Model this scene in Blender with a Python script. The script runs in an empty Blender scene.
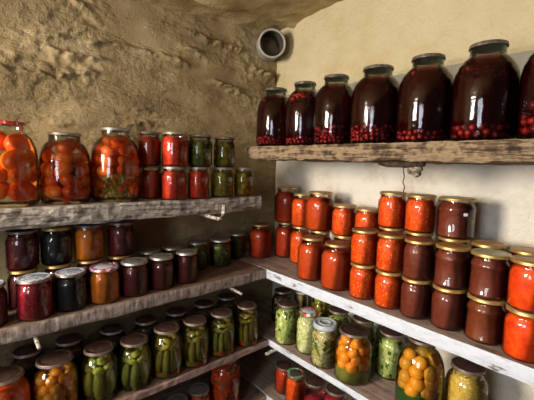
import bpy, bmesh, math, random
from mathutils import Vector, Matrix, Euler, noise
random.seed(7)
S = bpy.context.scene
C = S.collection
PI = math.pi
EYE = 1.5            # camera height above the cellar floor; all z below are relative to the eye

# ------------------------------------------------------------------ materials
def new_mat(name):
    m = bpy.data.materials.new(name); m.use_nodes = True
    nt = m.node_tree; nt.nodes.clear()
    out = nt.nodes.new('ShaderNodeOutputMaterial')
    return m, nt, out

def nd(nt, t, **kw):
    n = nt.nodes.new(t)
    for k, v in kw.items(): setattr(n, k, v)
    return n

def ramp(nt, stops):
    r = nd(nt, 'ShaderNodeValToRGB')
    e = r.color_ramp.elements
    while len(e) < len(stops): e.new(.5)
    for i, (p, c) in enumerate(stops):
        e[i].position = p; e[i].color = (*c, 1)
    return r

def noise_tex(nt, scale, detail=5, rough=.6, stretch=(1, 1, 1), world=False):
    tc = nd(nt, 'ShaderNodeTexCoord'); mp = nd(nt, 'ShaderNodeMapping')
    mp.inputs['Scale'].default_value = stretch
    nt.links.new(tc.outputs['Object'], mp.inputs['Vector'])
    t = nd(nt, 'ShaderNodeTexNoise')
    t.inputs['Scale'].default_value = scale; t.inputs['Detail'].default_value = detail
    t.inputs['Roughness'].default_value = rough
    nt.links.new(mp.outputs['Vector'], t.inputs['Vector'])
    return t

def bump(nt, src, dist, strength=1.0, prev=None):
    b = nd(nt, 'ShaderNodeBump')
    b.inputs['Distance'].default_value = dist; b.inputs['Strength'].default_value = strength
    nt.links.new(src, b.inputs['Height'])
    if prev: nt.links.new(prev.outputs['Normal'], b.inputs['Normal'])
    return b

def surf(name, stops, scale=40, rough=.6, spec=.3, metal=0, stretch=(1, 1, 1), bmp=None, coat=0, detail=5):
    """Principled surface whose colour runs over a noise ramp. bmp = (scale, distance)"""
    m, nt, out = new_mat(name)
    p = nd(nt, 'ShaderNodeBsdfPrincipled')
    p.inputs['Roughness'].default_value = rough
    p.inputs['Specular IOR Level'].default_value = spec
    p.inputs['Metallic'].default_value = metal
    p.inputs['Coat Weight'].default_value = coat
    t = noise_tex(nt, scale, detail, .62, stretch)
    r = ramp(nt, stops)
    nt.links.new(t.outputs['Fac'], r.inputs['Fac'])
    nt.links.new(r.outputs['Color'], p.inputs['Base Color'])
    if bmp:
        t2 = noise_tex(nt, bmp[0], 6, .65, stretch)
        b = bump(nt, t2.outputs['Fac'], bmp[1])
        nt.links.new(b.outputs['Normal'], p.inputs['Normal'])
    nt.links.new(p.outputs['BSDF'], out.inputs['Surface'])
    return m

def glass_mat(name, tint, gloss=(1, 1, 1), rough=.05, haze=.006):
    m, nt, out = new_mat(name)
    tr = nd(nt, 'ShaderNodeBsdfTransparent'); tr.inputs['Color'].default_value = (*tint, 1)
    gl = nd(nt, 'ShaderNodeBsdfGlossy'); gl.inputs['Roughness'].default_value = rough
    gl.inputs['Color'].default_value = (*gloss, 1)
    fr = nd(nt, 'ShaderNodeFresnel'); fr.inputs['IOR'].default_value = 1.5
    t = noise_tex(nt, 60, 3, .5)
    b = bump(nt, t.outputs['Fac'], .0008)
    nt.links.new(b.outputs['Normal'], gl.inputs['Normal'])
    df = nd(nt, 'ShaderNodeBsdfTranslucent'); df.inputs['Color'].default_value = (*tint, 1)
    m0 = nd(nt, 'ShaderNodeMixShader'); m0.inputs['Fac'].default_value = haze
    nt.links.new(tr.outputs['BSDF'], m0.inputs[1]); nt.links.new(df.outputs['BSDF'], m0.inputs[2])
    mx = nd(nt, 'ShaderNodeMixShader')
    nt.links.new(fr.outputs['Fac'], mx.inputs['Fac'])
    nt.links.new(m0.outputs['Shader'], mx.inputs[1]); nt.links.new(gl.outputs['BSDF'], mx.inputs[2])
    nt.links.new(mx.outputs['Shader'], out.inputs['Surface'])
    return m

def liquid_mat(name, col, dens, cloud=0, ccol=None):
    m, nt, out = new_mat(name)
    tr = nd(nt, 'ShaderNodeBsdfTransparent')
    df = nd(nt, 'ShaderNodeBsdfDiffuse'); df.inputs['Color'].default_value = (*(ccol or col), 1)
    mx = nd(nt, 'ShaderNodeMixShader'); mx.inputs['Fac'].default_value = cloud
    nt.links.new(tr.outputs['BSDF'], mx.inputs[1]); nt.links.new(df.outputs['BSDF'], mx.inputs[2])
    va = nd(nt, 'ShaderNodeVolumeAbsorption')
    va.inputs['Color'].default_value = (*col, 1); va.inputs['Density'].default_value = dens
    nt.links.new(mx.outputs['Shader'], out.inputs['Surface'])
    nt.links.new(va.outputs['Volume'], out.inputs['Volume'])
    return m

def sauce(name, dark, mid, light, speck=None, vscale=135, chunk=None):
    """opaque puree: noise colour with pale or dark specks"""
    m, nt, out = new_mat(name)
    p = nd(nt, 'ShaderNodeBsdfPrincipled')
    p.inputs['Roughness'].default_value = .45; p.inputs['Specular IOR Level'].default_value = .25
    t = noise_tex(nt, 55, 6, .65)
    r = ramp(nt, [(.3, dark), (.5, mid), (.72, light)])
    nt.links.new(t.outputs['Fac'], r.inputs['Fac'])
    col = r.outputs['Color']
    if speck:
        tc = nd(nt, 'ShaderNodeTexCoord'); v = nd(nt, 'ShaderNodeTexVoronoi')
        v.inputs['Scale'].default_value = vscale
        nt.links.new(tc.outputs['Object'], v.inputs['Vector'])
        lt = nd(nt, 'ShaderNodeMath', operation='LESS_THAN'); lt.inputs[1].default_value = .30
        nt.links.new(v.outputs['Distance'], lt.inputs[0])
        sel = nd(nt, 'ShaderNodeMath', operation='MULTIPLY')
        sep = nd(nt, 'ShaderNodeSeparateColor'); nt.links.new(v.outputs['Color'], sep.inputs['Color'])
        gt = nd(nt, 'ShaderNodeMath', operation='GREATER_THAN'); gt.inputs[1].default_value = .55
        nt.links.new(sep.outputs['Red'], gt.inputs[0])
        nt.links.new(lt.outputs[0], sel.inputs[0]); nt.links.new(gt.outputs[0], sel.inputs[1])
        mx = nd(nt, 'ShaderNodeMix', data_type='RGBA')
        nt.links.new(sel.outputs[0], mx.inputs['Factor'])
        nt.links.new(col, mx.inputs['A']); mx.inputs['B'].default_value = (*speck, 1)
        col = mx.outputs['Result']
    nt.links.new(col, p.inputs['Base Color'])
    b = bump(nt, t.outputs['Fac'], .002); nt.links.new(b.outputs['Normal'], p.inputs['Normal'])
    nt.links.new(p.outputs['BSDF'], out.inputs['Surface'])
    return m

def floral_mat(name, ground, c1, c2, centre):
    """printed lid: blossoms round the rim, a plain pale field in the middle"""
    m, nt, out = new_mat(name)
    p = nd(nt, 'ShaderNodeBsdfPrincipled'); p.inputs['Roughness'].default_value = .3
    tc = nd(nt, 'ShaderNodeTexCoord')
    v = nd(nt, 'ShaderNodeTexVoronoi'); v.inputs['Scale'].default_value = 90
    nt.links.new(tc.outputs['Object'], v.inputs['Vector'])
    sep = nd(nt, 'ShaderNodeSeparateColor'); nt.links.new(v.outputs['Color'], sep.inputs['Color'])
    r = ramp(nt, [(0, c1), (.42, c1), (.43, ground), (.66, ground), (.67, c2)])
    nt.links.new(sep.outputs['Red'], r.inputs['Fac'])
    sx = nd(nt, 'ShaderNodeSeparateXYZ'); nt.links.new(tc.outputs['Object'], sx.inputs['Vector'])
    cx = nd(nt, 'ShaderNodeCombineXYZ')
    nt.links.new(sx.outputs['X'], cx.inputs['X']); nt.links.new(sx.outputs['Y'], cx.inputs['Y'])
    ln = nd(nt, 'ShaderNodeVectorMath', operation='LENGTH'); nt.links.new(cx.outputs['Vector'], ln.inputs[0])
    n = noise_tex(nt, 70, 2, .5)
    ad = nd(nt, 'ShaderNodeMath', operation='MULTIPLY_ADD'); ad.inputs[1].default_value = .012
    nt.links.new(n.outputs['Fac'], ad.inputs[0]); nt.links.new(ln.outputs['Value'], ad.inputs[2])
    lt = nd(nt, 'ShaderNodeMath', operation='LESS_THAN'); lt.inputs[1].default_value = .032
    nt.links.new(ad.outputs[0], lt.inputs[0])
    mx = nd(nt, 'ShaderNodeMix', data_type='RGBA')
    nt.links.new(lt.outputs[0], mx.inputs['Factor'])
    nt.links.new(r.outputs['Color'], mx.inputs['A']); mx.inputs['B'].default_value = (*centre, 1)
    nt.links.new(mx.outputs['Result'], p.inputs['Base Color'])
    nt.links.new(p.outputs['BSDF'], out.inputs['Surface'])
    return m

GLASS = glass_mat('jar glass', (.93, .96, .93))
GREENGLASS = glass_mat('greenish jar glass', (.86, .95, .89), rough=.075, haze=0)
NECK = glass_mat('thick greenish neck glass', (.74, .90, .80), rough=.08, haze=.28)
M = {}
# purees and jams
M['orange'] = sauce('carrot and tomato relish', (.52, .045, .003), (.68, .075, .004), (.78, .13, .01), (.88, .30, .07))
M['orange2'] = sauce('smooth tomato sauce', (.44, .046, .006), (.52, .062, .008), (.58, .085, .012))
M['tomato'] = sauce('thick red tomato sauce', (.36, .016, .005), (.52, .028, .008), (.62, .055, .012), (.72, .14, .04))
M['tomato_dark'] = sauce('deep red tomato sauce', (.36, .026, .006), (.46, .040, .008), (.54, .065, .012))
M['lecho'] = sauce('pepper and tomato stew', (.56, .030, .003), (.74, .065, .004), (.82, .12, .008))
M['brown'] = sauce('brown red jam', (.13, .022, .012), (.17, .031, .016), (.205, .042, .021))
M['brown2'] = sauce('brown apple jam', (.15, .028, .010), (.19, .038, .012), (.22, .05, .015))
M['maroon'] = sauce('maroon jam', (.07, .008, .009), (.11, .013, .014), (.17, .025, .022))
M['black'] = sauce('black currant jam', (.006, .005, .006), (.010, .008, .010), (.018, .014, .016))
M['apricot'] = sauce('orange apricot jam', (.42, .11, .008), (.56, .155, .01), (.62, .20, .02))
M['berry'] = sauce('red berry jam', (.20, .004, .012), (.30, .008, .02), (.38, .02, .035), (.6, .12, .14), 300)
M['darkgreen'] = sauce('dark green relish', (.03, .035, .006), (.07, .08, .012), (.14, .15, .03), (.25, .25, .06), 120)
M['darkmix'] = sauce('dark marinade', (.02, .012, .006), (.05, .03, .012), (.10, .07, .03))
M['pale'] = sauce('pale marinade', (.30, .22, .10), (.40, .30, .15), (.5, .4, .22))
# pieces
M['tomato_skin'] = surf('ripe tomato skin', [(.3, (.80, .060, .005)), (.7, (.87, .125, .010))], 30, .35, .4)
M['tomato_skin_b'] = surf('orange tomato skin', [(.3, (.84, .11, .008)), (.7, (.88, .20, .015))], 30, .35, .4)
M['plum_skin'] = surf('yellow plum skin', [(.3, (.75, .22, .008)), (.7, (.88, .36, .02))], 40, .4, .4)
M['amber_skin'] = surf('amber plum skin', [(.3, (.60, .22, .012)), (.7, (.78, .36, .03))], 40, .4, .4)
M['cucumber_skin'] = surf('pickled cucumber skin', [(.3, (.20, .17, .012)), (.55, (.38, .32, .03)), (.75, (.54, .46, .07))], 60, .45, .4,
                          stretch=(1, 1, .25), bmp=(220, .0015))
M['cucumber_skin_b'] = surf('green cucumber skin', [(.3, (.19, .21, .02)), (.55, (.36, .37, .05)), (.75, (.50, .49, .11))], 60, .45, .4,
                            stretch=(1, 1, .25), bmp=(220, .0015))
M['cut_pale'] = surf('pale cut vegetable', [(.3, (.60, .60, .24)), (.7, (.80, .78, .46))], 90, .5, .3)
M['cut_green'] = surf('green cut vegetable', [(.3, (.36, .42, .09)), (.7, (.56, .60, .20))], 90, .5, .3)
M['cut_dark'] = surf('dark green vegetable skin', [(.3, (.05, .09, .02)), (.7, (.12, .17, .03))], 90, .5, .3)
M['cut_cream'] = surf('cream shredded cabbage', [(.3, (.55, .48, .24)), (.7, (.74, .68, .42))], 90, .5, .3)
M['cut_gold'] = surf('golden shredded cabbage', [(.3, (.60, .38, .06)), (.7, (.74, .54, .13))], 90, .5, .3)
M['cut_red'] = surf('red pepper slice', [(.3, (.5, .03, .004)), (.7, (.75, .09, .01))], 60, .45, .3)
M['leaf'] = surf('dill green', [(.3, (.10, .13, .02)), (.7, (.3, .3, .05))], 90, .6, .2)
M['berry_red'] = surf('cherry red', [(.3, (.26, .006, .010)), (.7, (.46, .022, .02))], 90, .35, .4)
M['berry_dark'] = surf('dark cherry', [(.3, (.07, .002, .004)), (.7, (.16, .006, .009))], 90, .35, .4)
M['olive'] = surf('olive green gooseberry', [(.3, (.20, .19, .02)), (.7, (.34, .31, .045))], 60, .4, .4)
M['amberbean'] = surf('amber vegetable', [(.3, (.30, .18, .012)), (.7, (.45, .28, .03))], 60, .4, .4)
# liquids
M['L_compote'] = liquid_mat('cherry compote juice', (.50, .012, .018), 50, .05, (.30, .004, .007))
M['L_brine'] = liquid_mat('clear brine', (.80, .62, .22), 5, .02, (.30, .24, .06))
M['L_amber'] = liquid_mat('amber brine', (.74, .44, .08), 9, .04, (.34, .20, .03))
M['L_cloudamber'] = liquid_mat('cloudy amber marinade', (.74, .44, .08), 14, .40, (.34, .23, .025))
M['L_cloudolive'] = liquid_mat('cloudy olive marinade', (.60, .55, .12), 14, .30, (.17, .16, .02))
M['L_red'] = liquid_mat('reddish brine', (.70, .20, .06), 8, .03, (.35, .07, .02))
M['L_green'] = liquid_mat('green yellow syrup', (.72, .70, .14), 12, .55, (.34, .32, .06))
M['L_deepgreen'] = liquid_mat('deep green syrup', (.12, .40, .10), 30, .6, (.05, .13, .035))
# lids
M['gold_rim'] = surf('gold lid rim', [(.3, (.40, .25, .08)), (.7, (.58, .40, .16))], 80, .42, .5, .7)
M['gold_top'] = surf('gold brown lid top', [(.3, (.42, .20, .055)), (.7, (.52, .29, .09))], 60, .42, .5, .35)
M['pale_gold'] = surf('pale gold lid top', [(.3, (.46, .40, .22)), (.7, (.58, .52, .32))], 60, .4, .5, .5)
M['brown_top'] = surf('brown lacquered lid top', [(.3, (.20, .085, .035)), (.7, (.30, .14, .06))], 60, .4, .5, .3)
M['maroon_top'] = surf('dark maroon lid top', [(.3, (.045, .022, .016)), (.55, (.075, .040, .030)), (.75, (.13, .08, .065))], 70, .4, .5, .2)
M['maroon_rim'] = surf('dull maroon lid rim', [(.3, (.12, .085, .07)), (.7, (.26, .20, .17))], 90, .42, .5, .4)
M['silver'] = surf('tin lid', [(.3, (.26, .23, .21)), (.6, (.44, .41, .38)), (.8, (.20, .16, .13))], 90, .42, .5, .8)
M['grey_top'] = surf('worn grey lid top', [(.36, (.12, .095, .08)), (.52, (.34, .32, .31)), (.66, (.18, .13, .10))], 150, .45, .5, .5)
M['blue_top'] = surf('printed lid with cool reflection', [(.38, (.10, .10, .14)), (.46, (.50, .54, .66)), (.75, (.68, .72, .82))], 120, .3, .5, .1)  # cool light reflected off the lid is put into the pale blue
M['rust'] = surf('rust stained lid rim', [(.3, (.09, .06, .045)), (.6, (.26, .20, .16)), (.8, (.45, .40, .36))], 110, .4, .5, .6)
M['red_rim'] = surf('red lid rim', [(.35, (.40, .02, .015)), (.55, (.5, .05, .03)), (.62, (.7, .66, .6))], 90, .35, .5, .1)
M['red_top'] = surf('red lid', [(.4, (.42, .02, .015)), (.6, (.5, .05, .03)), (.66, (.75, .7, .62))], 60, .35, .5, .1)
M['green_gold'] = surf('greenish gold lid', [(.3, (.42, .44, .06)), (.7, (.62, .58, .14))], 60, .35, .5, .5)
M['plastic_grey'] = surf('frosted grey plastic lid', [(.3, (.36, .41, .46)), (.7, (.50, .55, .60))], 40, .45, .4)
M['white_lid'] = surf('white lid', [(.3, (.62, .58, .50)), (.7, (.72, .68, .60))], 40, .45, .4)
M['floral_red'] = floral_mat('red and white blossom lid', (.80, .78, .76), (.62, .02, .03), (.12, .22, .10), (.60, .68, .78))
M['floral_mix'] = floral_mat('blossom print lid', (.62, .60, .60), (.42, .04, .05), (.20, .24, .40), (.58, .63, .74))
M['floral_green'] = floral_mat('green blossom lid', (.55, .45, .45), (.35, .03, .03), (.10, .40, .16), (.08, .06, .06))
# structure
def wood(name, stops, gscale, bdist, stretch, rough=.85):
    m, nt, out = new_mat(name)
    p = nd(nt, 'ShaderNodeBsdfPrincipled'); p.inputs['Roughness'].default_value = rough
    p.inputs['Specular IOR Level'].default_value = .2
    t = noise_tex(nt, gscale, 8, .7, stretch)
    t2 = noise_tex(nt, gscale * .35, 4, .6)
    ad = nd(nt, 'ShaderNodeMath', operation='MULTIPLY_ADD'); ad.inputs[1].default_value = .35
    nt.links.new(t2.outputs['Fac'], ad.inputs[0])
    sc = nd(nt, 'ShaderNodeMath', operation='MULTIPLY'); sc.inputs[1].default_value = .65
    nt.links.new(t.outputs['Fac'], sc.inputs[0]); nt.links.new(sc.outputs[0], ad.inputs[2])
    r = ramp(nt, stops); nt.links.new(ad.outputs[0], r.inputs['Fac'])
    nt.links.new(r.outputs['Color'], p.inputs['Base Color'])
    b = bump(nt, ad.outputs[0], bdist); nt.links.new(b.outputs['Normal'], p.inputs['Normal'])
    nt.links.new(p.outputs['BSDF'], out.inputs['Surface'])
    return m
ALX, ALY = (.07, 1, 1), (1, .07, 1)
M['plank_x'] = wood('weathered plank', [(.41, (.035, .024, .015)), (.475, (.15, .10, .06)), (.53, (.31, .225, .135)), (.60, (.20, .14, .08))], 110, .005, (.06, 1, 1))
M['plank_y'] = wood('grey old plank', [(.39, (.07, .058, .048)), (.46, (.23, .195, .165)), (.54, (.44, .40, .355)), (.61, (.27, .23, .19))], 120, .006, (1, .07, 1))
M['edge_grey'] = wood('ribbed grey brown edge', [(.40, (.12, .09, .075)), (.50, (.26, .205, .175)), (.60, (.38, .32, .29))], 110, .006, (1, .9, .12))
M['edge_pink'] = wood('pinkish old edge', [(.34, (.13, .085, .07)), (.48, (.30, .20, .17)), (.66, (.42, .31, .27))], 75, .004, ALY)
M['edge_white'] = wood('whitewashed board edge', [(.385, (.18, .15, .13)), (.43, (.54, .58, .66)), (.53, (.66, .71, .80)), (.64, (.56, .58, .64))], 55, .004, (.2, 1, 1))
M['top_x'] = wood('dusty brown shelf board', [(.38, (.16, .11, .085)), (.48, (.30, .22, .175)), (.62, (.42, .33, .27))], 60, .004, ALX)
M['top_y'] = wood('dark brown shelf board', [(.34, (.06, .038, .026)), (.48, (.16, .10, .07)), (.66, (.25, .17, .12))], 60, .004, ALY)

def plaster(name, stops, scale, b1, b2, rough=.9, patchy=None):
    m, nt, out = new_mat(name)
    p = nd(nt, 'ShaderNodeBsdfPrincipled'); p.inputs['Roughness'].default_value = rough
    p.inputs['Specular IOR Level'].default_value = .25
    t = noise_tex(nt, scale, 7, .65)
    r = ramp(nt, stops); nt.links.new(t.outputs['Fac'], r.inputs['Fac'])
    nt.links.new(r.outputs['Color'], p.inputs['Base Color'])
    ta = noise_tex(nt, b1[0], 8, .68); src = ta.outputs['Fac']
    if patchy:                                                   # trowelled smooth in places, crumbly in others
        tm = noise_tex(nt, patchy, 4, .6, (1, .6, 1.6)); rm = ramp(nt, [(.44, (.05,) * 3), (.60, (1,) * 3)])
        nt.links.new(tm.outputs['Fac'], rm.inputs['Fac'])
        mm = nd(nt, 'ShaderNodeMath', operation='MULTIPLY')
        nt.links.new(src, mm.inputs[0]); nt.links.new(rm.outputs['Color'], mm.inputs[1]); src = mm.outputs[0]
    ba = bump(nt, src, b1[1])
    tb = noise_tex(nt, b2[0], 6, .6); bb = bump(nt, tb.outputs['Fac'], b2[1], 1, ba)
    nt.links.new(bb.outputs['Normal'], p.inputs['Normal'])
    nt.links.new(p.outputs['BSDF'], out.inputs['Surface'])
    return m
M['mud'] = plaster('ochre clay plaster', [(.34, (.21, .15, .075)), (.5, (.325, .243, .125)), (.66, (.43, .335, .19))], 5, (42, .022), (130, .0022), .9, 5)
M['lime'] = plaster('cream lime plaster', [(.3, (.54, .44, .23)), (.5, (.63, .53, .33)), (.7, (.68, .58, .36))], 5, (14, .018), (90, .004))
M['white'] = plaster('whitewashed wall', [(.3, (.60, .53, .41)), (.5, (.80, .75, .64)), (.7, (.85, .81, .72))], 7, (16, .010), (80, .004))
M['grey'] = plaster('grey wall band', [(.3, (.22, .21, .17)), (.7, (.34, .33, .27))], 7, (16, .008), (80, .004))  # plain grey zone of the right wall behind the compote jars
M['ceil'] = plaster('rough brown concrete', [(.3, (.36, .27, .13)), (.5, (.50, .38, .19)), (.7, (.58, .45, .25))], 6, (26, .02), (110, .006))
M['earth'] = plaster('packed earth floor', [(.3, (.10, .07, .045)), (.7, (.2, .15, .1))], 6, (20, .02), (90, .006))
M['pvc'] = surf('grey plastic pipe', [(.3, (.30, .28, .25)), (.7, (.46, .44, .42))], 30, .45, .5, bmp=(60, .002))
M['pipe_in'] = surf('shaded pipe inside', [(.3, (.05, .042, .032)), (.7, (.10, .085, .065))], 30, .9, .1)  # dark tone stands in for the shade inside the pipe
M['iron'] = surf('limewashed iron rod', [(.38, (.10, .07, .05)), (.5, (.36, .32, .27)), (.65, (.60, .56, .52))], 110, .7, .3, bmp=(120, .003))
M['wire'] = surf('rusty wire', [(.3, (.10, .06, .04)), (.7, (.24, .17, .12))], 60, .8, .2)
M['bark'] = surf('dark splintered bark', [(.3, (.025, .016, .011)), (.7, (.10, .065, .045))], 60, .9, .1, bmp=(90, .006))
M['rag'] = surf('knotted brown grey scrap', [(.38, (.05, .032, .024)), (.5, (.17, .13, .10)), (.62, (.34, .29, .24))], 110, .9, .1, bmp=(90, .004))
M['sticker'] = surf('white price sticker', [(.3, (.70, .70, .70)), (.7, (.78, .78, .78))], 60, .6, .2)
M['sticker_gold'] = surf('gold paper tag', [(.3, (.38, .24, .10)), (.7, (.52, .36, .16))], 60, .6, .2)

# ------------------------------------------------------------------ mesh helpers
def mesh_obj(name, me, parent=None, loc=None, rot=None, scale=None):
    o = bpy.data.objects.new(name, me); C.objects.link(o)
    if parent: o.parent = parent
    if loc is not None: o.location = loc
    if rot is not None: o.rotation_euler = rot
    if scale is not None: o.scale = scale
    return o

def bm_mesh(name, bm, mats, smooth=True):
    bmesh.ops.recalc_face_normals(bm, faces=bm.faces[:])
    me = bpy.data.meshes.new(name); bm.to_mesh(me); bm.free()
    for m in (mats if isinstance(mats, (list, tuple)) else [mats]): me.materials.append(m)
    if smooth:
        for p in me.polygons: p.use_smooth = True
    return me

def lathe(bm, prof, seg=40, mi=None, centre=(0, 0, 0)):
    """prof: list of (r, z); r == 0 makes a pole. mi(zmid, rmid, i) -> material index"""
    rings = []
    for r, z in prof:
        if r < 1e-6: rings.append([bm.verts.new((centre[0], centre[1], centre[2] + z))])
        else: rings.append([bm.verts.new((centre[0] + r * math.cos(2 * PI * k / seg), centre[1] + r * math.sin(2 * PI * k / seg), centre[2] + z)) for k in range(seg)])
    for i in range(len(rings) - 1):
        a, b = rings[i], rings[i + 1]
        for k in range(seg):
            k2 = (k + 1) % seg
            if len(a) == 1 and len(b) == 1: continue
            if len(a) == 1: f = bm.faces.new((a[0], b[k2], b[k]))
            elif len(b) == 1: f = bm.faces.new((a[k], a[k2], b[0]))
            else: f = bm.faces.new((a[k], a[k2], b[k2], b[k]))
            if mi: f.material_index = mi(i)

def tube(bm, pts, r, seg=8):
    pts = [Vector(p) for p in pts]; rings = []
    for i, p in enumerate(pts):
        t = (pts[min(i + 1, len(pts) - 1)] - pts[max(i - 1, 0)]).normalized()
        up = Vector((0, 0, 1)) if abs(t.z) < .9 else Vector((1, 0, 0))
        a = t.cross(up).normalized(); b = t.cross(a).normalized()
        rr = r[i] if isinstance(r, (list, tuple)) else r
        rings.append([bm.verts.new(p + (a * math.cos(2 * PI * k / seg) + b * math.sin(2 * PI * k / seg)) * rr) for k in range(seg)])
    for i in range(len(rings) - 1):
        for k in range(seg):
            bm.faces.new((rings[i][k], rings[i][(k + 1) % seg], rings[i + 1][(k + 1) % seg], rings[i + 1][k]))
    bm.faces.new(rings[0]); bm.faces.new(rings[-1][::-1])

def ball(bm, loc, r, sub=1, sc=(1, 1, 1), rot=None, mi=0):
    mat = Matrix.Translation(loc) @ (rot.to_matrix().to_4x4() if rot else Matrix()) @ Matrix.Diagonal((r * sc[0], r * sc[1], r * sc[2], 1))
    res = bmesh.ops.create_icosphere(bm, subdivisions=sub, radius=1, matrix=mat)
    for v in res['verts']:
        for f in v.link_faces: f.material_index = mi

def chip(bm, loc, size, rot, mi=0, disc=False):
    """a cut piece: small bevelled block or slice"""
    mat = Matrix.Translation(loc) @ rot.to_matrix().to_4x4() @ Matrix.Diagonal((*size, 1))
    n0 = len(bm.faces)
    if disc:
        res = bmesh.ops.create_cone(bm, cap_ends=True, segments=12, radius1=.5, radius2=.46, depth=1, matrix=mat)
    else:
        res = bmesh.ops.create_cube(bm, size=1, matrix=mat)
    fs = set()
    for v in res['verts']:
        for f in v.link_faces: fs.add(f)
    for f in fs: f.material_index = mi

def tag(o, label, cat, group=None):
    o['label'] = label; o['category'] = cat
    if group: o['group'] = group
    return o

# ------------------------------------------------------------------ jars
PROF = {
 'half': [(0, .012), (.62, .010), (.80, 0), (.93, .022), (1, .075), (1, .66), (.985, .73), (.93, .79), (.87, .83), (.85, .86), (.85, .945)],
 'ribbed': [(0, .012), (.62, .010), (.80, 0), (.94, .022), (1, .065), (1, .10), (.965, .125), (.965, .66), (1, .69), (1, .735), (.965, .765), (.93, .80), (.87, .84), (.85, .86), (.85, .945)],
 'litre': [(0, .010), (.62, .008), (.80, 0), (.93, .018), (1, .065), (1, .62), (.985, .69), (.94, .75), (.86, .80), (.775, .835), (.745, .855), (.745, .955)],
 'big': [(0, .008), (.62, .006), (.82, 0), (.94, .015), (1, .06), (1, .53), (.985, .61), (.94, .69), (.86, .765), (.74, .825), (.62, .86), (.555, .878), (.54, .895), (.54, .970)],
}
PROF['bigw'] = [(r if z < .75 else r * (1 + (z - .75) * .9 if z < .878 else 1.125), z) for r, z in PROF['big']]
LIDR = {'bigw': .650, 'half': .955, 'ribbed': .985, 'litre': .80, 'big': .585}
LIDZ = {'bigw': .960, 'half': .925, 'ribbed': .925, 'litre': .943, 'big': .960}
_cache = {}
def cached(key, fn):
    if key not in _cache: _cache[key] = fn()
    return _cache[key]

def rad_at(kind, t):
    pr = PROF[kind][2:]
    for (r0, z0), (r1, z1) in zip(pr, pr[1:]):
        if z0 <= t <= z1: return r0 + (r1 - r0) * (t - z0) / (z1 - z0 + 1e-9)
    return pr[0][0] if t < 0 else pr[-1][0]

def glass_mesh(kind, R, H, mat):
    def f():
        bm = bmesh.new()
        pr = [(r * R, z * H) for r, z in PROF[kind]]
        n0 = sum(1 for r, z in PROF[kind] if z < .875)
        lathe(bm, pr, 44, mi=lambda i: 1 if kind[:3] == 'big' and i >= n0 - 1 else 0)
        return bm_mesh('jar_glass', bm, [mat, NECK])
    return cached(('g', kind, R, H, mat.name), f)

def fill_mesh(kind, R, H, fill, mat, z0=.022, inset=.0022):
    def f():
        bm = bmesh.new()
        pr = [(0, z0)] + [(r, z) for r, z in PROF[kind] if z > z0 + .004 and z < fill]
        pr.insert(1, (rad_at(kind, z0) * .985, z0))
        pr += [(rad_at(kind, fill), fill), (0, fill)]
        lathe(bm, [(max(r * R - inset, 0), z * H) for r, z in pr], 40)
        return bm_mesh('jar_filling', bm, mat)
    return cached(('f', kind, R, H, fill, mat.name, z0, inset), f)

def lid_mesh(kind, R, H, top, rim):
    def f():
        bm = bmesh.new(); L = LIDR[kind] * R; z0 = LIDZ[kind] * H; h = H - z0
        pr = [(0, H - .0012), (L * .72, H - .0012), (L * .77, H - .0022), (L * .82, H - .0004), (L * .90, H), (L * .965, H - h * .12), (L * .985, H - h * .35),
              (L * .975, H - h * .72), (L, H - h * .86), (L * .995, H - h), (L * .93, H - h), (L * .93, H - h * .3), (0, H - h * .3)]
        lathe(bm, pr, 44, mi=lambda i: 0 if i < 5 else 1)
        return bm_mesh('jar_lid', bm, [top, rim])
    return cached(('l', kind, R, H, top.name, rim.name), f)

def plastic_lid_mesh(R, H):
    def f():
        bm = bmesh.new(); L = R * .86; z0 = H * .90
        pr = [(0, H - .003), (L * .42, H - .003), (L * .45, H), (L * .50, H), (L * .53, H - .003), (L * .78, H - .003), (L * .83, H), (L * .95, H), (L, H - .003),
              (L, z0 + .003), (L * 1.03, z0), (L * .96, z0), (L * .94, H - .006), (0, H - .006)]
        lathe(bm, pr, 44)
        return bm_mesh('jar_lid', bm, M['plastic_grey'])
    return cached(('pl', R, H), f)

LIDS = {
 'gold': ('gold_top', 'gold_rim'), 'palegold': ('pale_gold', 'gold_rim'), 'brown': ('brown_top', 'gold_rim'), 'maroon': ('maroon_top', 'maroon_rim'),
 'silver': ('grey_top', 'silver'), 'blue': ('blue_top', 'rust'), 'rust': ('grey_top', 'rust'), 'red': ('red_top', 'red_rim'),
 'greengold': ('green_gold', 'gold_rim'), 'white': ('white_lid', 'white_lid'), 'florared': ('floral_red', 'floral_red'),
 'floramix': ('floral_mix', 'floral_mix'), 'floragreen': ('floral_green', 'rust'), 'dark': ('maroon_top', 'rust'),
}
# single pieces, meshes shared by all their copies
def cucumber_mesh(L, r, bend, mat, seed):
    def f():
        rnd = random.Random(seed); bm = bmesh.new(); n = 11; seg = 10; rings = []
        for i in range(n):
            t = i / (n - 1); s = math.sin(PI * (.06 + .88 * t)) ** .38
            c = Vector((bend * (1 - (2 * t - 1) ** 2), 0, (t - .5) * L))
            rings.append([bm.verts.new(c + Vector((math.cos(2 * PI * k / seg), math.sin(2 * PI * k / seg), 0)) * r * s * rnd.uniform(.93, 1.07)) for k in range(seg)])
        for a, b in zip(rings, rings[1:]):
            for k in range(seg): bm.faces.new((a[k], a[(k + 1) % seg], b[(k + 1) % seg], b[k]))
        p0 = bm.verts.new((0, 0, -L * .515)); p1 = bm.verts.new((0, 0, L * .515))
        for k in range(seg):
            bm.faces.new((p0, rings[0][(k + 1) % seg], rings[0][k])); bm.faces.new((p1, rings[-1][k], rings[-1][(k + 1) % seg]))
        return bm_mesh('pickled_cucumber', bm, mat)
    return cached(('cu', L, r, bend, mat.name, seed), f)

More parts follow.
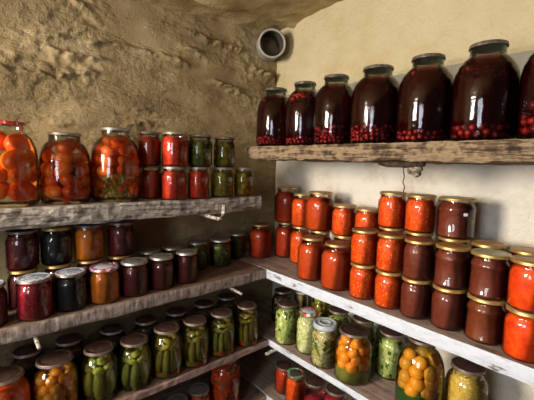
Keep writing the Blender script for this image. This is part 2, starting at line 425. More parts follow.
def fruit_mesh(mat, elong, seed):
    def f():
        rnd = random.Random(seed); bm = bmesh.new()
        bmesh.ops.create_icosphere(bm, subdivisions=3, radius=1)
        for v in bm.verts:
            v.co.z *= elong
            k = 1 + .05 * noise.noise(v.co * 1.3 + Vector((seed, 0, 0)))
            d = math.hypot(v.co.x, v.co.y)
            v.co *= k
            if d < .3: v.co.z *= 1 - .10 * (1 - d / .3)          # dimple at stem and blossom end
        return bm_mesh('fruit', bm, mat)
    return cached(('fr', mat.name, elong, seed), f)

def berry_mesh(kind, R, H, r, layers, seed, top=0):
    rnd = random.Random(seed); bm = bmesh.new()
    zs = [(.028 * H + r * (1 + 1.55 * k), 1 - .10 * k) for k in range(layers)]
    for z, dens in zs:
        rr = rad_at(kind, z / H) * R - .0025 - r
        for ring in range(3):
            q = rr - ring * r * 1.9
            n = int(2 * PI * q / (2.05 * r)); off = rnd.random()
            for k in range(n):
                if rnd.random() > dens - ring * .25: continue
                a = 2 * PI * (k + off) / n
                ball(bm, (q * math.cos(a), q * math.sin(a), z + rnd.uniform(-.5, .5) * r), r * rnd.uniform(.85, 1.0), 1, mi=rnd.choice((0, 0, 1)))
    for j in range(top):
        z = H * rnd.uniform(.72, .80) if top > 12 else H * rnd.uniform(.775, .80)
        rr = rad_at(kind, z / H) * R - .004 - r
        a = 2 * PI * rnd.random()
        ball(bm, (rr * math.cos(a), rr * math.sin(a), z), r * rnd.uniform(.85, 1.05), 1, mi=rnd.choice((0, 0, 1)))
    for v in bm.verts: pass
    return bm_mesh('berries', bm, [M['berry_red'], M['berry_dark']])

def salad_mesh(kind, R, H, fill, mats, seed, style, z0=.03):
    """hundreds of cut pieces pressed against the glass"""
    rnd = random.Random(seed); bm = bmesh.new()
    n = {'slices': 200, 'shred': 760, 'mixed': 230}[style]
    for i in range(n):
        t = z0 + (fill - z0) * ((i + rnd.random()) / n)
        rr = rad_at(kind, t) * R - .003
        a = rnd.uniform(0, 2 * PI)
        rot = Euler((rnd.uniform(-.5, .5), PI / 2 + rnd.uniform(-.45, .45), a), 'XYZ')
        mi = rnd.randrange(len(mats))
        if style == 'slices':
            d = rnd.uniform(.012, .022); th = rnd.uniform(.003, .005)
            chip(bm, ((rr - d * .22) * math.cos(a), (rr - d * .22) * math.sin(a), t * H), (d, d * rnd.uniform(.45, 1), th), rot, mi, True)
        elif style == 'shred':
            L = rnd.uniform(.022, .040); w = rnd.uniform(.0016, .0027)
            rot = Euler((rnd.uniform(-1.1, 1.1), 0, a + PI / 2 + rnd.uniform(-.25, .25)), 'XYZ')
            rot = (Matrix.Rotation(a, 3, 'Z') @ Matrix.Rotation(rnd.uniform(-1.2, 1.2), 3, 'X') @ Matrix.Rotation(PI / 2, 3, 'Z')).to_euler()
            q = math.sqrt(max(rr * rr - L * L / 4, 1e-6)) - .001
            chip(bm, (q * math.cos(a), q * math.sin(a), t * H), (L, w, w), rot, mi)
        else:
            s = rnd.uniform(.008, .018)
            chip(bm, ((rr - s * .4) * math.cos(a), (rr - s * .4) * math.sin(a), t * H), (s * .4, s, s * rnd.uniform(.5, 1.2)),
                 Euler((rnd.uniform(-.6, .6), rnd.uniform(-.3, .3), a), 'XYZ'), mi, rnd.random() < .4)
    # keep every piece inside the glass
    for v in bm.verts:
        lim = rad_at(kind, min(max(v.co.z / H, .02), .93)) * R - .0016
        d = math.hypot(v.co.x, v.co.y)
        if d > lim: v.co.x *= lim / d; v.co.y *= lim / d
        v.co.z = min(max(v.co.z, .016 * H), (LIDZ[kind] - .012) * H)
    return bm_mesh('cut_vegetables', bm, mats, smooth=False)

JARS = []
def jar(name, label, x, y, z, kind, R, H, content, lid, group=None, cat='jar', seed=None, glass=None):
    seed = seed if seed is not None else len(JARS) + 11
    rnd = random.Random(seed)
    t = bpy.data.objects.new(name, None); C.objects.link(t)
    t.empty_display_size = .03
    t.location = (x, y, z + EYE); t.rotation_euler = (0, 0, rnd.uniform(0, 2 * PI))
    tag(t, label, cat, group)
    JARS.append(t)
    mesh_obj('glass_body', glass_mesh(kind, R, H, glass or (GREENGLASS if kind[:3] == 'big' else GLASS)), t)
    if lid == 'plastic':
        mesh_obj('lid', plastic_lid_mesh(R, H), t)
    else:
        a, b = LIDS[lid]; mesh_obj('lid', lid_mesh(kind, R, H, M[a], M[b]), t)
    c = content[0]
    if c == 'fill':
        mesh_obj(content[2], fill_mesh(kind, R, H, content[3] if len(content) > 3 else .86, M[content[1]]), t)
    elif c == 'compote':
        mesh_obj('compote_juice', fill_mesh(kind, R, H, .885, M['L_compote']), t)
        b = mesh_obj('cherries', berry_mesh(kind, R, H, content[1], content[2], seed, content[3]), t); b['kind'] = 'stuff'
    elif c == 'fruit':
        # ('fruit', piece name, mats, r, elong, z from, z to, liquid, liquid fill, core)
        _, pname, mats, fr, el, za, zb, liq, lf = content[:9]
        mesh_obj('pickling_liquid', fill_mesh(kind, R, H, lf, M[liq], .022, .0026), t)
        z = za * H + fr * (1 + (el - 1) * .8)
        k = 0
        while z < zb * H:
            rr = rad_at(kind, min((z + fr * .55) / H, .93)) * R - .003 - fr * 1.0
            if rr < fr * .5: rr = fr * .5
            n = max(int(2 * PI * rr / ((1.93 if el > 1.2 else 1.78) * fr * (1 + (el - 1) * .75))), 2); off = rnd.random()
            for j in range(n):
                a = 2 * PI * (j + off + rnd.uniform(-.12, .12)) / n
                el_ = (PI / 2 if el > 1.15 else 0)
                zz = z + rnd.uniform(-.22 if k else 0, .22) * fr
                rot = (Matrix.Rotation(a, 3, 'Z') @ Matrix.Rotation(PI / 2 + rnd.uniform(-.7, .7) if el > 1.15 else rnd.uniform(-1, 1), 3, 'X')).to_euler()
                s = fr * rnd.uniform(.88, 1.02)
                mesh_obj(pname, fruit_mesh(M[rnd.choice(mats)], el, rnd.randrange(4)), t, (rr * math.cos(a), rr * math.sin(a), zz), rot, (s, s, s))
            if rr > 1.9 * fr:                                    # an inner one closes the view through the middle
                mesh_obj(pname, fruit_mesh(M[mats[0]], el, 0), t, (0, 0, z), (0, 0, 0), (fr * 1.1,) * 3)
            z += fr * (1.62 if el > 1.2 else 1.45); k += 1
    elif c == 'cukes':
        # ('cukes', mats, r, liquid)
        _, mats, cr, liq = content[:4]
        mesh_obj('brine', fill_mesh(kind, R, H, .86, M[liq], .022, .0026), t)
        Lc = H * .50; rr = R - .0075 - cr * 1.08
        n = int(2 * PI * rr / (2.1 * cr)); off = rnd.random()
        for j in range(n):
            a = 2 * PI * (j + off) / n
            rot = (Matrix.Rotation(a, 3, 'Z') @ Matrix.Rotation(rnd.uniform(-.16, .16), 3, 'X') @ Matrix.Rotation(rnd.uniform(-.02, .03), 3, 'Y')).to_euler()
            mesh_obj('cucumber', cucumber_mesh(Lc, cr, .004, M[rnd.choice(mats)], rnd.randrange(4)), t,
                     (rr * math.cos(a), rr * math.sin(a), H * .04 + Lc / 2 + rnd.uniform(0, .05) * H), rot)
        mesh_obj('cucumber', cucumber_mesh(Lc, cr * 1.3, 0, M[mats[0]], 1), t, (0, 0, H * .06 + Lc / 2), (.1, 0, 0))
        for lay in range(2):
            zz = H * (.625 + .115 * lay)
            rr2 = rad_at(kind, (zz + cr * .8) / H) * R - .004 - cr * 1.15
            m2 = 5
            for j in range(m2):
                a = 2 * PI * (j + off + .4 * lay) / m2
                L2 = rr2 * rnd.uniform(1.05, 1.3)
                q = math.sqrt(max((rr2) ** 2 - (L2 * .47) ** 2, 1e-6))
                L2 = round(L2, 3)
                rot = (Matrix.Rotation(a, 3, 'Z') @ Matrix.Rotation(PI / 2 + rnd.uniform(-.5, .5), 3, 'X')).to_euler()
                mesh_obj('cucumber', cucumber_mesh(L2, round(cr * .85, 4), .003, M[rnd.choice(mats)], rnd.randrange(3)), t,
                         (q * math.cos(a), q * math.sin(a), zz + rnd.uniform(-.25, .25) * cr), rot)
        if len(content) > 4:
            f = mesh_obj('dill_seeds', salad_mesh(kind, R, H, .10, [M['leaf'], M['cut_red']], seed, 'mixed', .024), t); f['kind'] = 'stuff'
    elif c == 'stew':
        mesh_obj('pepper_stew', fill_mesh(kind, R, H, .85, M['lecho']), t)
        for j in range(14):
            a = 2 * PI * (j + rnd.uniform(-.3, .3)) / 14; s = rnd.uniform(.010, .017); zz = H * rnd.uniform(.14, .68)
            mesh_obj('pepper_slice', fruit_mesh(M['cut_red'], .45, j % 4), t, ((R - .0072) * math.cos(a), (R - .0072) * math.sin(a), zz),
                     (Matrix.Rotation(a, 3, 'Z') @ Matrix.Rotation(rnd.uniform(-.8, .8), 3, 'X') @ Matrix.Rotation(PI / 2, 3, 'Y')).to_euler(), (s, s * .6, .011))
    elif c == 'salad':
        # ('salad', piece name, mats, style, core mat, fill)
        _, pname, mats, style, core, fill = content
        mesh_obj('marinade', fill_mesh(kind, R, H, fill, M[core], .022, .0075), t)
        s = mesh_obj(pname, salad_mesh(kind, R, H, fill, [M[q] for q in mats], seed, style), t); s['kind'] = 'stuff'
    return t

ZT, ZM, ZL, ZR, ZB = -.1364, -.448, -.740, .0652, -1.0     # shelf top heights (eye = 0)

# ------------------------------------------------------------------ compote, upper right shelf
comp = [
 (-1.078, 0.0755, 'dark red compote in big jar at the left end of upper right shelf', (.0068, 3, 3)),
 (-0.92, 0.069, 'big compote jar, second from left on upper right shelf, cherries also at its shoulder', (.0075, 2, 60)),
 (-0.777, 0.0715, 'big compote jar, third from left on upper right shelf, tall pale green neck', (.0068, 5, 2)),
 (-0.62, 0.0765, 'big compote jar, fourth from left on upper right shelf, deep layer of cherries at bottom', (.0072, 4, 2)),
 (-0.469, 0.0725, 'big compote jar, third from the right on upper right shelf', (.0076, 2, 2)),
 (-0.325, 0.071, 'largest looking dark compote jar, second from the right, few cherries under green neck', (.0090, 2, 14)),
 (-0.182, 0.071, 'big compote jar cut by the right edge of the photo on upper right shelf', (.0110, 4, 40)),
]
for x, rj, lb, (br, ly, tp) in comp:
    jar('compote_jar', lb, x, .963, ZR, 'big', rj, .229, ('compote', br, ly, tp), 'dark', 'three litre compote jars on the upper right shelf')

# ------------------------------------------------------------------ left upper shelf
TG = 'big jars of whole tomatoes on the upper left shelf'
jar('tomato_jar', 'big jar of tomatoes under a red lid at left edge of upper left shelf', -1.215, .096, ZT, 'bigw', .0720, .231,
    ('fruit', 'tomato', ['tomato_skin', 'tomato_skin', 'tomato_skin_b'], .0280, 1.25, .03, .86, 'L_brine', .90), 'red', TG)
jar('tomato_jar', 'shorter big jar of plum tomatoes between two taller tomato jars, tin lid', -1.222, .239, ZT, 'bigw', .0700, .211,
    ('fruit', 'tomato', ['tomato_skin', 'tomato_skin_b', 'tomato_skin'], .0205, 1.55, .03, .84, 'L_red', .90), 'silver', TG)
t3 = jar('tomato_jar', 'big tomato jar with yellow dill umbel inside, right of the shorter tomato jar', -1.214, .386, ZT, 'big', .077, .237,
    ('fruit', 'tomato', ['tomato_skin', 'tomato_skin_b', 'tomato_skin'], .0200, 1.35, .30, .84, 'L_brine', .90), 'silver', TG)
# dill sprig low in the third jar, facing the room
bm = bmesh.new(); rnd = random.Random(5)
a0 = math.atan2(-.386, 1.214) - t3.rotation_euler[2] + .05
for i in range(150):
    a = a0 + rnd.gauss(0, .55); zz = rnd.uniform(.012, .085); q = .069 - rnd.uniform(0, .02)
    L = rnd.uniform(.006, .016)
    chip(bm, (q * math.cos(a), q * math.sin(a), zz), (L, .0022, .0022), Euler((rnd.uniform(-2, 2), rnd.uniform(-2, 2), a)), rnd.choice((0, 0, 1)))
tube(bm, [(.064 * math.cos(a0 + .1), .064 * math.sin(a0 + .1), .06), (.069 * math.cos(a0 + .2), .069 * math.sin(a0 + .2), .10), (.066 * math.cos(a0 + .32), .066 * math.sin(a0 + .32), .145)], .0018, 6)
for v in bm.verts:
    d = math.hypot(v.co.x, v.co.y)
    if d > .0745: v.co.x *= .0745 / d; v.co.y *= .0745 / d
    v.co.z = max(v.co.z, .008)
o = mesh_obj('dill_sprig', bm_mesh('dill_sprig', bm, [M['leaf'], M['amber_skin']], False), t3)
for i in range(6):
    a = a0 + PI * .5 + i * .62; 
    mesh_obj('tomato', fruit_mesh(M['tomato_skin'], 1.3, i % 4), t3, (.052 * math.cos(a), .052 * math.sin(a), .035 + .02 * (i % 2)), (PI / 2, 0, a), (.0185,) * 3)

SG = 'small jars stacked on the upper left shelf'
H5 = .1165
jar('sauce_jar', 'red sauce jar in bottom row, half hidden behind right side of tomato jar with dill', -1.232, .511, ZT, 'half', .040, H5, ('fill', 'tomato_dark', 'tomato_sauce'), 'rust', SG)
jar('sauce_jar', 'bright red sauce jar under the brightest red jar of the upper left stack', -1.168, .567, ZT, 'half', .0435, H5, ('fill', 'tomato', 'tomato_sauce'), 'silver', SG)
jar('sauce_jar', 'narrow red sauce jar in bottom row, under the jar of small green pickles', -1.165, .664, ZT, 'half', .0395, H5, ('fill', 'tomato', 'tomato_sauce'), 'silver', SG)
jar('pickle_jar', 'olive green fruit jar in bottom row, second from right end of upper left shelf', -1.168, .772, ZT, 'half', .043, H5,
    ('fruit', 'gooseberry', ['olive'], .0125, 1.05, .03, .80, 'L_cloudamber', .84), 'silver', SG)
jar('pickle_jar', 'amber jar standing alone at the right end of upper left shelf', -1.163, .873, ZT, 'half', .0385, H5,
    ('fruit', 'vegetable_piece', ['amberbean'], .013, 1.3, .03, .80, 'L_cloudamber', .84), 'silver', SG)
z2 = ZT + H5
jar('sauce_jar', 'dull red sauce jar in top row, beside the tomato jar with dill', -1.230, .505, z2, 'half', .0405, .118, ('fill', 'tomato_dark', 'tomato_sauce'), 'rust', SG)
jar('sauce_jar', 'brightest wide red sauce jar in top row of upper left stack', -1.166, .573, z2, 'half', .0465, .119, ('fill', 'tomato', 'tomato_sauce'), 'silver', SG)
jar('pickle_jar', 'jar of small round green pickles in top row, right of bright red jar', -1.166, .671, z2, 'half', .0455, .117,
    ('fruit', 'green_tomato', ['olive', 'cut_dark'], .0135, 1.05, .03, .80, 'L_cloudolive', .84), 'dark', SG)
jar('pickle_jar', 'amber brown jar at the right end of top row on upper left shelf', -1.168, .781, z2, 'half', .042, .115,
    ('fruit', 'vegetable_piece', ['amberbean', 'amberbean', 'olive'], .0155, 1.2, .03, .80, 'L_cloudolive', .84), 'dark', SG)

# ------------------------------------------------------------------ left middle shelf
MG = 'jam jars in the front row of the middle left shelf'
JK = 'jam'
jar('jam_jar', 'dark red jam jar cut by left photo edge, front row of middle left shelf', -1.155, .035, ZM, 'half', .041, .115, ('fill', 'maroon', JK), 'blue', MG)
jar('jam_jar', 'bright red berry jam jar with pale printed lid, front row of middle left shelf', -1.150, .138, ZM, 'half', .0445, .115, ('fill', 'berry', JK), 'blue', MG)
jar('jam_jar', 'black jam jar with printed lid in pale blue sheen between red and orange jams', -1.156, .230, ZM, 'half', .0430, .113, ('fill', 'black', JK), 'blue', MG)
jar('jam_jar', 'orange apricot jam jar with a blossom printed lid, front row', -1.156, .325, ZM, 'half', .0450, .112, ('fill', 'apricot', JK), 'floramix', MG)
jar('jam_jar', 'maroon jam jar with grey lid, just right of the orange jam with blossom lid', -1.158, .421, ZM, 'half', .0440, .115, ('fill', 'maroon', JK), 'silver', MG)
jar('jam_jar', 'maroon jam jar with grey lid, second from right in front row of middle left shelf', -1.162, .518, ZM, 'half', .0418, .115, ('fill', 'maroon', JK), 'silver', MG)
jar('jam_jar', 'narrow maroon jam jar with grey lid, last on the right in front row', -1.167, .618, ZM, 'half', .0408, .116, ('fill', 'maroon', JK), 'silver', MG)
BG = 'jars in the back row of the middle left shelf'
HB = .117
for yy, lb in ((.022, 'dark back row jar below the stacked jar at left photo edge'), (.123, 'gold lidded back row jar carrying the stacked maroon jam'),
               (.214, 'gold lidded back row jar carrying the stacked black jam'), (.306, 'gold lidded back row jar carrying the stacked orange jam'),
               (.403, 'back row jar hidden below the stacked dark maroon jam')):
    jar('jam_jar', lb, -1.255, yy, ZM, 'half', .0405, HB, ('fill', 'maroon', JK), 'gold', BG)
zs = ZM + HB
KG = 'jam jars stacked on the back row under the upper left shelf'
jar('jam_jar', 'nearly black stacked jar at left photo edge, right under upper left shelf', -1.255, .024, zs, 'half', .0405, .117, ('fill', 'black', JK), 'rust', KG)
jar('jam_jar', 'stacked maroon jam jar directly above and behind the bright red berry jam', -1.252, .124, zs, 'half', .0415, .117, ('fill', 'maroon', JK), 'maroon', KG)
jar('jam_jar', 'stacked black jam jar with yellow gold lid under upper left shelf', -1.257, .213, zs, 'half', .0435, .117, ('fill', 'black', JK), 'greengold', KG)
jar('jam_jar', 'stacked orange jam jar, behind the orange jam with blossom lid', -1.254, .308, zs, 'half', .0455, .117, ('fill', 'apricot', JK), 'rust', KG)
jar('jam_jar', 'stacked dark maroon jam jar, rightmost of the stacked jams', -1.252, .411, zs, 'half', .0435, .117, ('fill', 'maroon', JK), 'rust', KG)
jar('jam_jar', 'back row jar with dark lid showing behind second maroon jar from the right', -1.255, .512, ZM, 'half', .041, HB, ('fill', 'darkmix', JK), 'rust', BG)
jar('jam_jar', 'back row jar with dark lid showing behind the last maroon jam on the right', -1.262, .607, ZM, 'half', .041, HB, ('fill', 'darkmix', JK), 'rust', BG)
jar('pickle_jar', 'dark greenish jar right of and behind the last maroon jam jar', -1.284, .732, ZM, 'half', .0415, HB, ('fill', 'darkgreen', 'relish'), 'rust', BG)
jar('pickle_jar', 'dark green pickle jar with pale rim, on middle left shelf left of its end jar', -1.275, .838, ZM, 'half', .0465, HB, ('fill', 'darkgreen', 'relish', .82), 'silver', BG)
jar('pickle_jar', 'very dark jar next to the corner red sauce jar, middle left shelf', -1.335, .972, ZM, 'half', .039, HB, ('fill', 'darkgreen', 'relish', .82), 'silver', BG)

# ------------------------------------------------------------------ left lower shelf
CG = 'pickle jars in the front row of the lower left shelf'
CU, CUB = ['cucumber_skin'], ['cucumber_skin_b', 'cucumber_skin']
jar('sauce_jar', 'orange relish jar with dull lid in the bottom left corner of the photo', -1.128, .060, ZL, 'litre', .056, .160, ('fill', 'orange', 'relish', .82), 'maroon', CG)
jar('fruit_jar', 'jar of orange apricots beside the relish at bottom left', -1.132, .178, ZL, 'litre', .060, .164,
    ('fruit', 'apricot', ['plum_skin', 'amber_skin'], .0155, 1.1, .03, .76, 'L_amber', .78), 'maroon', CG)
jar('cucumber_jar', 'large cucumber jar just right of the apricots', -1.122, .295, ZL, 'litre', .0535, .161, ('cukes', CUB, .0150, 'L_brine'), 'maroon', CG)
jar('cucumber_jar', 'greenest cucumber jar, second cucumber jar right of the apricots', -1.117, .403, ZL, 'litre', .0540, .155, ('cukes', ['cucumber_skin_b'], .0125, 'L_brine'), 'maroon', CG)
jar('cucumber_jar', 'yellowish cucumber jar in the middle of lower left shelf front row', -1.112, .514, ZL, 'litre', .0540, .166, ('cukes', CU, .0110, 'L_amber', 1), 'maroon', CG)
jar('cucumber_jar', 'cucumber jar third from the right end of lower left shelf', -1.108, .622, ZL, 'litre', .0520, .164, ('cukes', CU, .0110, 'L_amber', 1), 'maroon', CG)
jar('cucumber_jar', 'cucumber jar second from the right end of lower left shelf', -1.107, .738, ZL, 'litre', .0525, .163, ('cukes', CUB, .0095, 'L_amber', 1), 'maroon', CG)
jar('cucumber_jar', 'cucumber jar with reddish bottom at the right end of lower left shelf', -1.104, .860, ZL, 'litre', .0495, .163, ('cukes', CU, .0100, 'L_red', 1), 'maroon', CG)
DG = 'dark lidded jars in the back row of the lower left shelf'
for i, (xx, yy, lb) in enumerate((
    (-1.238, .015, 'dark back row jar at left photo edge above the orange relish'),
    (-1.236, .124, 'dark lidded back row jar under the left white peg'),
    (-1.236, .236, 'dark lidded back row jar behind the apricots and the large cucumber jar'),
    (-1.226, .368, 'dark lidded back row jar behind large and greenest cucumber jars'),
    (-1.226, .486, 'dark lidded back row jar behind the yellowish cucumber jar'),
    (-1.227, .608, 'dark lidded back row jar behind third cucumber jar from the right'),
    (-1.231, .732, 'dark lidded back row jar behind second cucumber jar from the right'),
    (-1.239, .850, 'dark lidded back row jar under the right white peg'))):
    jar('pickle_jar', lb, xx, yy, ZL, 'litre', .049, .161, ('fill', 'darkmix', 'marinade', .78), 'maroon', DG)

# ------------------------------------------------------------------ right middle shelf
RG = 'orange and red jars on the middle right shelf'
OR = 'vegetable_relish'
h1 = .170
jar('sauce_jar', 'deep red one litre jar alone in the dark shelf corner', -1.283, 1.070, ZM, 'litre', .0535, .160, ('fill', 'tomato_dark', 'tomato_sauce', .83), 'brown', RG)
jar('sauce_jar', 'lower jar of the stack nearest the corner on middle right shelf', -1.222, 1.182, ZM, 'litre', .0525, h1, ('fill', 'tomato_dark', 'tomato_sauce', .83), 'gold', RG)
jar('sauce_jar', 'upper tall smooth red jar of the stack nearest the corner', -1.221, 1.180, ZM + h1, 'litre', .0600, .168, ('fill', 'tomato_dark', 'tomato_sauce', .85), 'gold', RG)
jar('sauce_jar', 'lower orange jar under the jar with a yellow green lid', -1.103, 1.160, ZM, 'litre', .0485, h1, ('fill', 'orange', OR, .83), 'gold', RG)
jar('sauce_jar', 'orange jar with a yellow green lid, on top of another jar', -1.097, 1.158, ZM + h1, 'litre', .0495, .146, ('fill', 'orange', OR, .83), 'greengold', RG)
h2 = .176
jar('sauce_jar', 'back jar below the tall smooth orange jar, only its gold lid rim showing', -.965, 1.135, ZM, 'litre', .0520, h2, ('fill', 'orange2', 'tomato_sauce', .83), 'gold', RG)
jar('sauce_jar', 'tall smooth orange jar raised behind the front row, casting a shadow on white wall', -.968, 1.132, ZM + h2, 'litre', .0620, .160, ('fill', 'orange2', 'tomato_sauce', .85), 'gold', RG)
jar('sauce_jar', 'back jar under the small speckled jar right of the tall smooth orange jar', -.843, 1.135, ZM, 'litre', .0500, h2, ('fill', 'orange', OR, .83), 'gold', RG)
jar('sauce_jar', 'small speckled orange jar right of the raised tall smooth jar', -.843, 1.132, ZM + h2, 'half', .0495, .119, ('fill', 'orange', OR), 'gold', RG)
jar('sauce_jar', 'back jar hidden below the half covered speckled jar', -.739, 1.135, ZM, 'litre', .0470, h2, ('fill', 'orange', OR, .83), 'gold', RG)
jar('sauce_jar', 'half covered speckled orange jar behind the jar with bright gold rim', -.738, 1.132, ZM + h2, 'half', .0475, .117, ('fill', 'orange', OR), 'gold', RG)
jar('sauce_jar', 'smooth orange one litre jar at front left of middle right shelf', -.917, 1.033, ZM, 'litre', .0560, .166, ('fill', 'orange2', 'tomato_sauce', .82), 'brown', RG)
jar('sauce_jar', 'smooth orange one litre jar, second from left in front, beside the speckled stacks', -.789, 1.027, ZM, 'litre', .0575, .167, ('fill', 'orange2', 'tomato_sauce', .82), 'brown', RG)
hh = .118
jar('sauce_jar', 'bottom speckled orange jar of the first front stack, beside the smooth one litre jar', -.676, 1.030, ZM, 'half', .0475, hh, ('fill', 'orange', OR), 'gold', RG)
jar('sauce_jar', 'upper speckled orange jar of the first front stack with bright gold rimmed brown lid', -.677, 1.030, ZM + hh, 'half', .0475, .117, ('fill', 'orange', OR), 'brown', RG)
jar('sauce_jar', 'bottom speckled orange jar of the second front stack, left of the brown jams', -.578, 1.029, ZM, 'half', .0460, hh, ('fill', 'orange', OR), 'gold', RG)
jar('sauce_jar', 'upper speckled orange jar of the second front stack, left of the brown jams', -.578, 1.029, ZM + hh, 'half', .0460, .118, ('fill', 'orange', OR), 'brown', RG)
JG = 'brown jam jars on the middle right shelf'
jar('jam_jar', 'bottom brown jam jar of the leftmost brown front stack', -.487, 1.026, ZM, 'half', .0445, hh, ('fill', 'brown', JK), 'gold', JG)
jar('jam_jar', 'upper brown jam jar of leftmost brown front stack, bright gold rim', -.487, 1.026, ZM + hh, 'half', .0438, .117, ('fill', 'brown', JK), 'brown', JG)
jar('jam_jar', 'bottom brown jam jar of the middle brown front stack', -.394, 1.030, ZM, 'half', .0455, hh, ('fill', 'brown', JK), 'gold', JG)
jar('jam_jar', 'upper ribbed brown jam jar of the middle brown front stack, orange brown lid', -.393, 1.030, ZM + hh, 'ribbed', .0455, .117, ('fill', 'brown', JK), 'gold', JG)
jar('jam_jar', 'bottom ribbed brown jam jar of the rightmost brown front stack', -.299, 1.030, ZM, 'ribbed', .0468, hh, ('fill', 'brown2', JK), 'gold', JG)
jar('jam_jar', 'upper ribbed brown jam jar of rightmost front stack, pale gold lid', -.299, 1.030, ZM + hh, 'ribbed', .0468, .117, ('fill', 'brown', JK), 'palegold', JG)
LG = 'pepper stew jars at the right photo edge'
jar('stew_jar', 'bottom bright orange red pepper jar at the right photo edge', -.206, 1.012, ZM, 'half', .0465, .120, ('stew', 'pepper_slices'), 'palegold', LG)
jar('stew_jar', 'upper bright orange red pepper jar at the right photo edge', -.206, 1.012, ZM + .120, 'half', .0465, .119, ('stew', 'pepper_slices'), 'gold', LG)
yb = 1.130
for xx, c1, l1, l2 in ((-.638, 'orange', 'bottom back jar hidden under the left topmost orange jar', 'middle tier back jar holding up the left topmost orange jar'),
                   (-.540, 'orange', 'bottom back jar hidden under the right topmost orange jar', 'middle tier back jar holding up the right topmost orange jar'),
                   (-.432, 'brown', 'bottom back jar hidden under the brown jar with the white sticker', 'middle tier back jar holding up the brown jar with the white sticker'),
                   (-.337, 'brown', 'bottom back jar hidden behind the rightmost brown stack', 'gold lidded back jar behind the pale gold lid'),
                   (-.241, 'lecho', 'bottom back jar hidden behind the pepper jars', 'gold lidded back jar behind the upper pepper jar at right photo edge')):
    for k, lb in ((0, l1), (1, l2)):
        jar('sauce_jar' if c1 != 'brown' else 'jam_jar', lb, xx, yb, ZM + .1195 * k, 'half', .0455, .1195, ('fill', c1, OR if c1 != 'brown' else JK), 'gold', 'back row jars of the middle right shelf')
zt = ZM + .239
jar('sauce_jar', 'left topmost speckled orange jar under the hanging wire', -.640, yb, zt, 'half', .0485, .122, ('fill', 'orange', OR), 'gold', RG)
jar('sauce_jar', 'right topmost speckled orange jar, left of the brown jar with sticker', -.540, yb, zt, 'half', .0480, .121, ('fill', 'orange', OR), 'gold', RG)
st = jar('jam_jar', 'topmost brown jam jar with a small white sticker and gold lid', -.430, yb, zt, 'ribbed', .0525, .122, ('fill', 'brown', JK), 'palegold', JG)
def patch(name, parent, R, ang, z0, z1, half, mat):
    """small paper label bent round the glass"""
    bm = bmesh.new(); n = 6; a0 = ang - parent.rotation_euler[2]; rows = []
    for r in (R + .0002, R + .0008):
        rows.append([[bm.verts.new((r * math.cos(a0 + half * (2 * i / n - 1)), r * math.sin(a0 + half * (2 * i / n - 1)), z)) for i in range(n + 1)] for z in (z0, z1)])
    for i in range(n):
        for L in rows: bm.faces.new((L[0][i], L[0][i + 1], L[1][i + 1], L[1][i]))
        bm.faces.new((rows[0][0][i], rows[0][0][i + 1], rows[1][0][i + 1], rows[1][0][i])); bm.faces.new((rows[0][1][i], rows[0][1][i + 1], rows[1][1][i + 1], rows[1][1][i]))
    return mesh_obj(name, bm_mesh(name, bm, mat), parent)
ca = math.atan2(-yb, .432)
patch('sticker', st, .0525 * .966, ca + .50, .071, .080, .12, M['sticker'])['label'] = 'small white sticker'
patch('paper_tag', st, .0525 * .966, ca + 1.0, .040, .062, .10, M['sticker_gold'])['label'] = 'narrow gold tag'

# ------------------------------------------------------------------ right lower shelf
VG = 'salad and fruit jars on the lower right shelf'
GREEN = ['cut_pale', 'cut_green', 'cut_green', 'cut_pale', 'cut_dark']
jar('pickle_jar', 'dark jar with pale layers in the corner of the lower shelves', -1.165, 1.118, ZL, 'litre', .0495, .150, ('salad', 'layered_vegetables', ['pale', 'darkmix', 'darkmix'], 'mixed', 'darkmix', .80), 'dark', VG)
jar('salad_jar', 'green salad jar with brown lid, leftmost in front on lower right shelf', -1.013, 1.001, ZL, 'litre', .0510, .166, ('salad', 'cucumber_slices', GREEN, 'slices', 'cut_green', .82), 'maroon', VG)
jar('salad_jar', 'pale green salad jar with red and white blossom lid', -.907, 1.018, ZL, 'litre', .0500, .163, ('salad', 'cabbage_salad', ['cut_cream', 'cut_pale', 'cut_green', 'cut_cream'], 'mixed', 'cut_pale', .82), 'florared', VG)
s3 = jar('salad_jar', 'cabbage and herb jar with a frosted grey plastic lid', -.804, .996, ZL, 'litre', .0515, .160, ('salad', 'shredded_cabbage', ['cut_cream', 'cut_cream', 'cut_gold', 'leaf'], 'shred', 'cut_cream', .80), 'plastic', VG)
bm = bmesh.new(); rnd = random.Random(3)
for i in range(13):
    a = math.atan2(-.996, .799) - s3.rotation_euler[2] + rnd.uniform(-1.3, 1.3); zz = rnd.uniform(.06, .10)
    L = rnd.uniform(.018, .034); q = .0482
    chip(bm, (q * math.cos(a), q * math.sin(a), zz), (.0012, rnd.uniform(.008, .014), L), Euler((rnd.uniform(-1.2, 1.2), 0, a)), rnd.randrange(2), False)
for v in bm.verts:
    d = math.hypot(v.co.x, v.co.y)
    if d > .0497: v.co.x *= .0497 / d; v.co.y *= .0497 / d
f = mesh_obj('herb_leaves', bm_mesh('herb_leaves', bm, [M['cut_dark'], M['leaf']], False), s3); f['label'] = 'dark green herb leaves pressed to the glass'
jar('fruit_jar', 'wide jar of orange yellow plums with brown lid and clear syrup below', -.685, 1.008, ZL, 'litre', .0645, .175,
    ('fruit', 'plum', ['plum_skin'], .0190, 1.12, .20, .80, 'L_green', .27), 'maroon', VG)
jar('salad_jar', 'green salad jar between the plum jar and the big amber jar', -.611, 1.130, ZL, 'litre', .0525, .162, ('salad', 'cucumber_slices', GREEN, 'slices', 'cut_green', .82), 'maroon', VG)
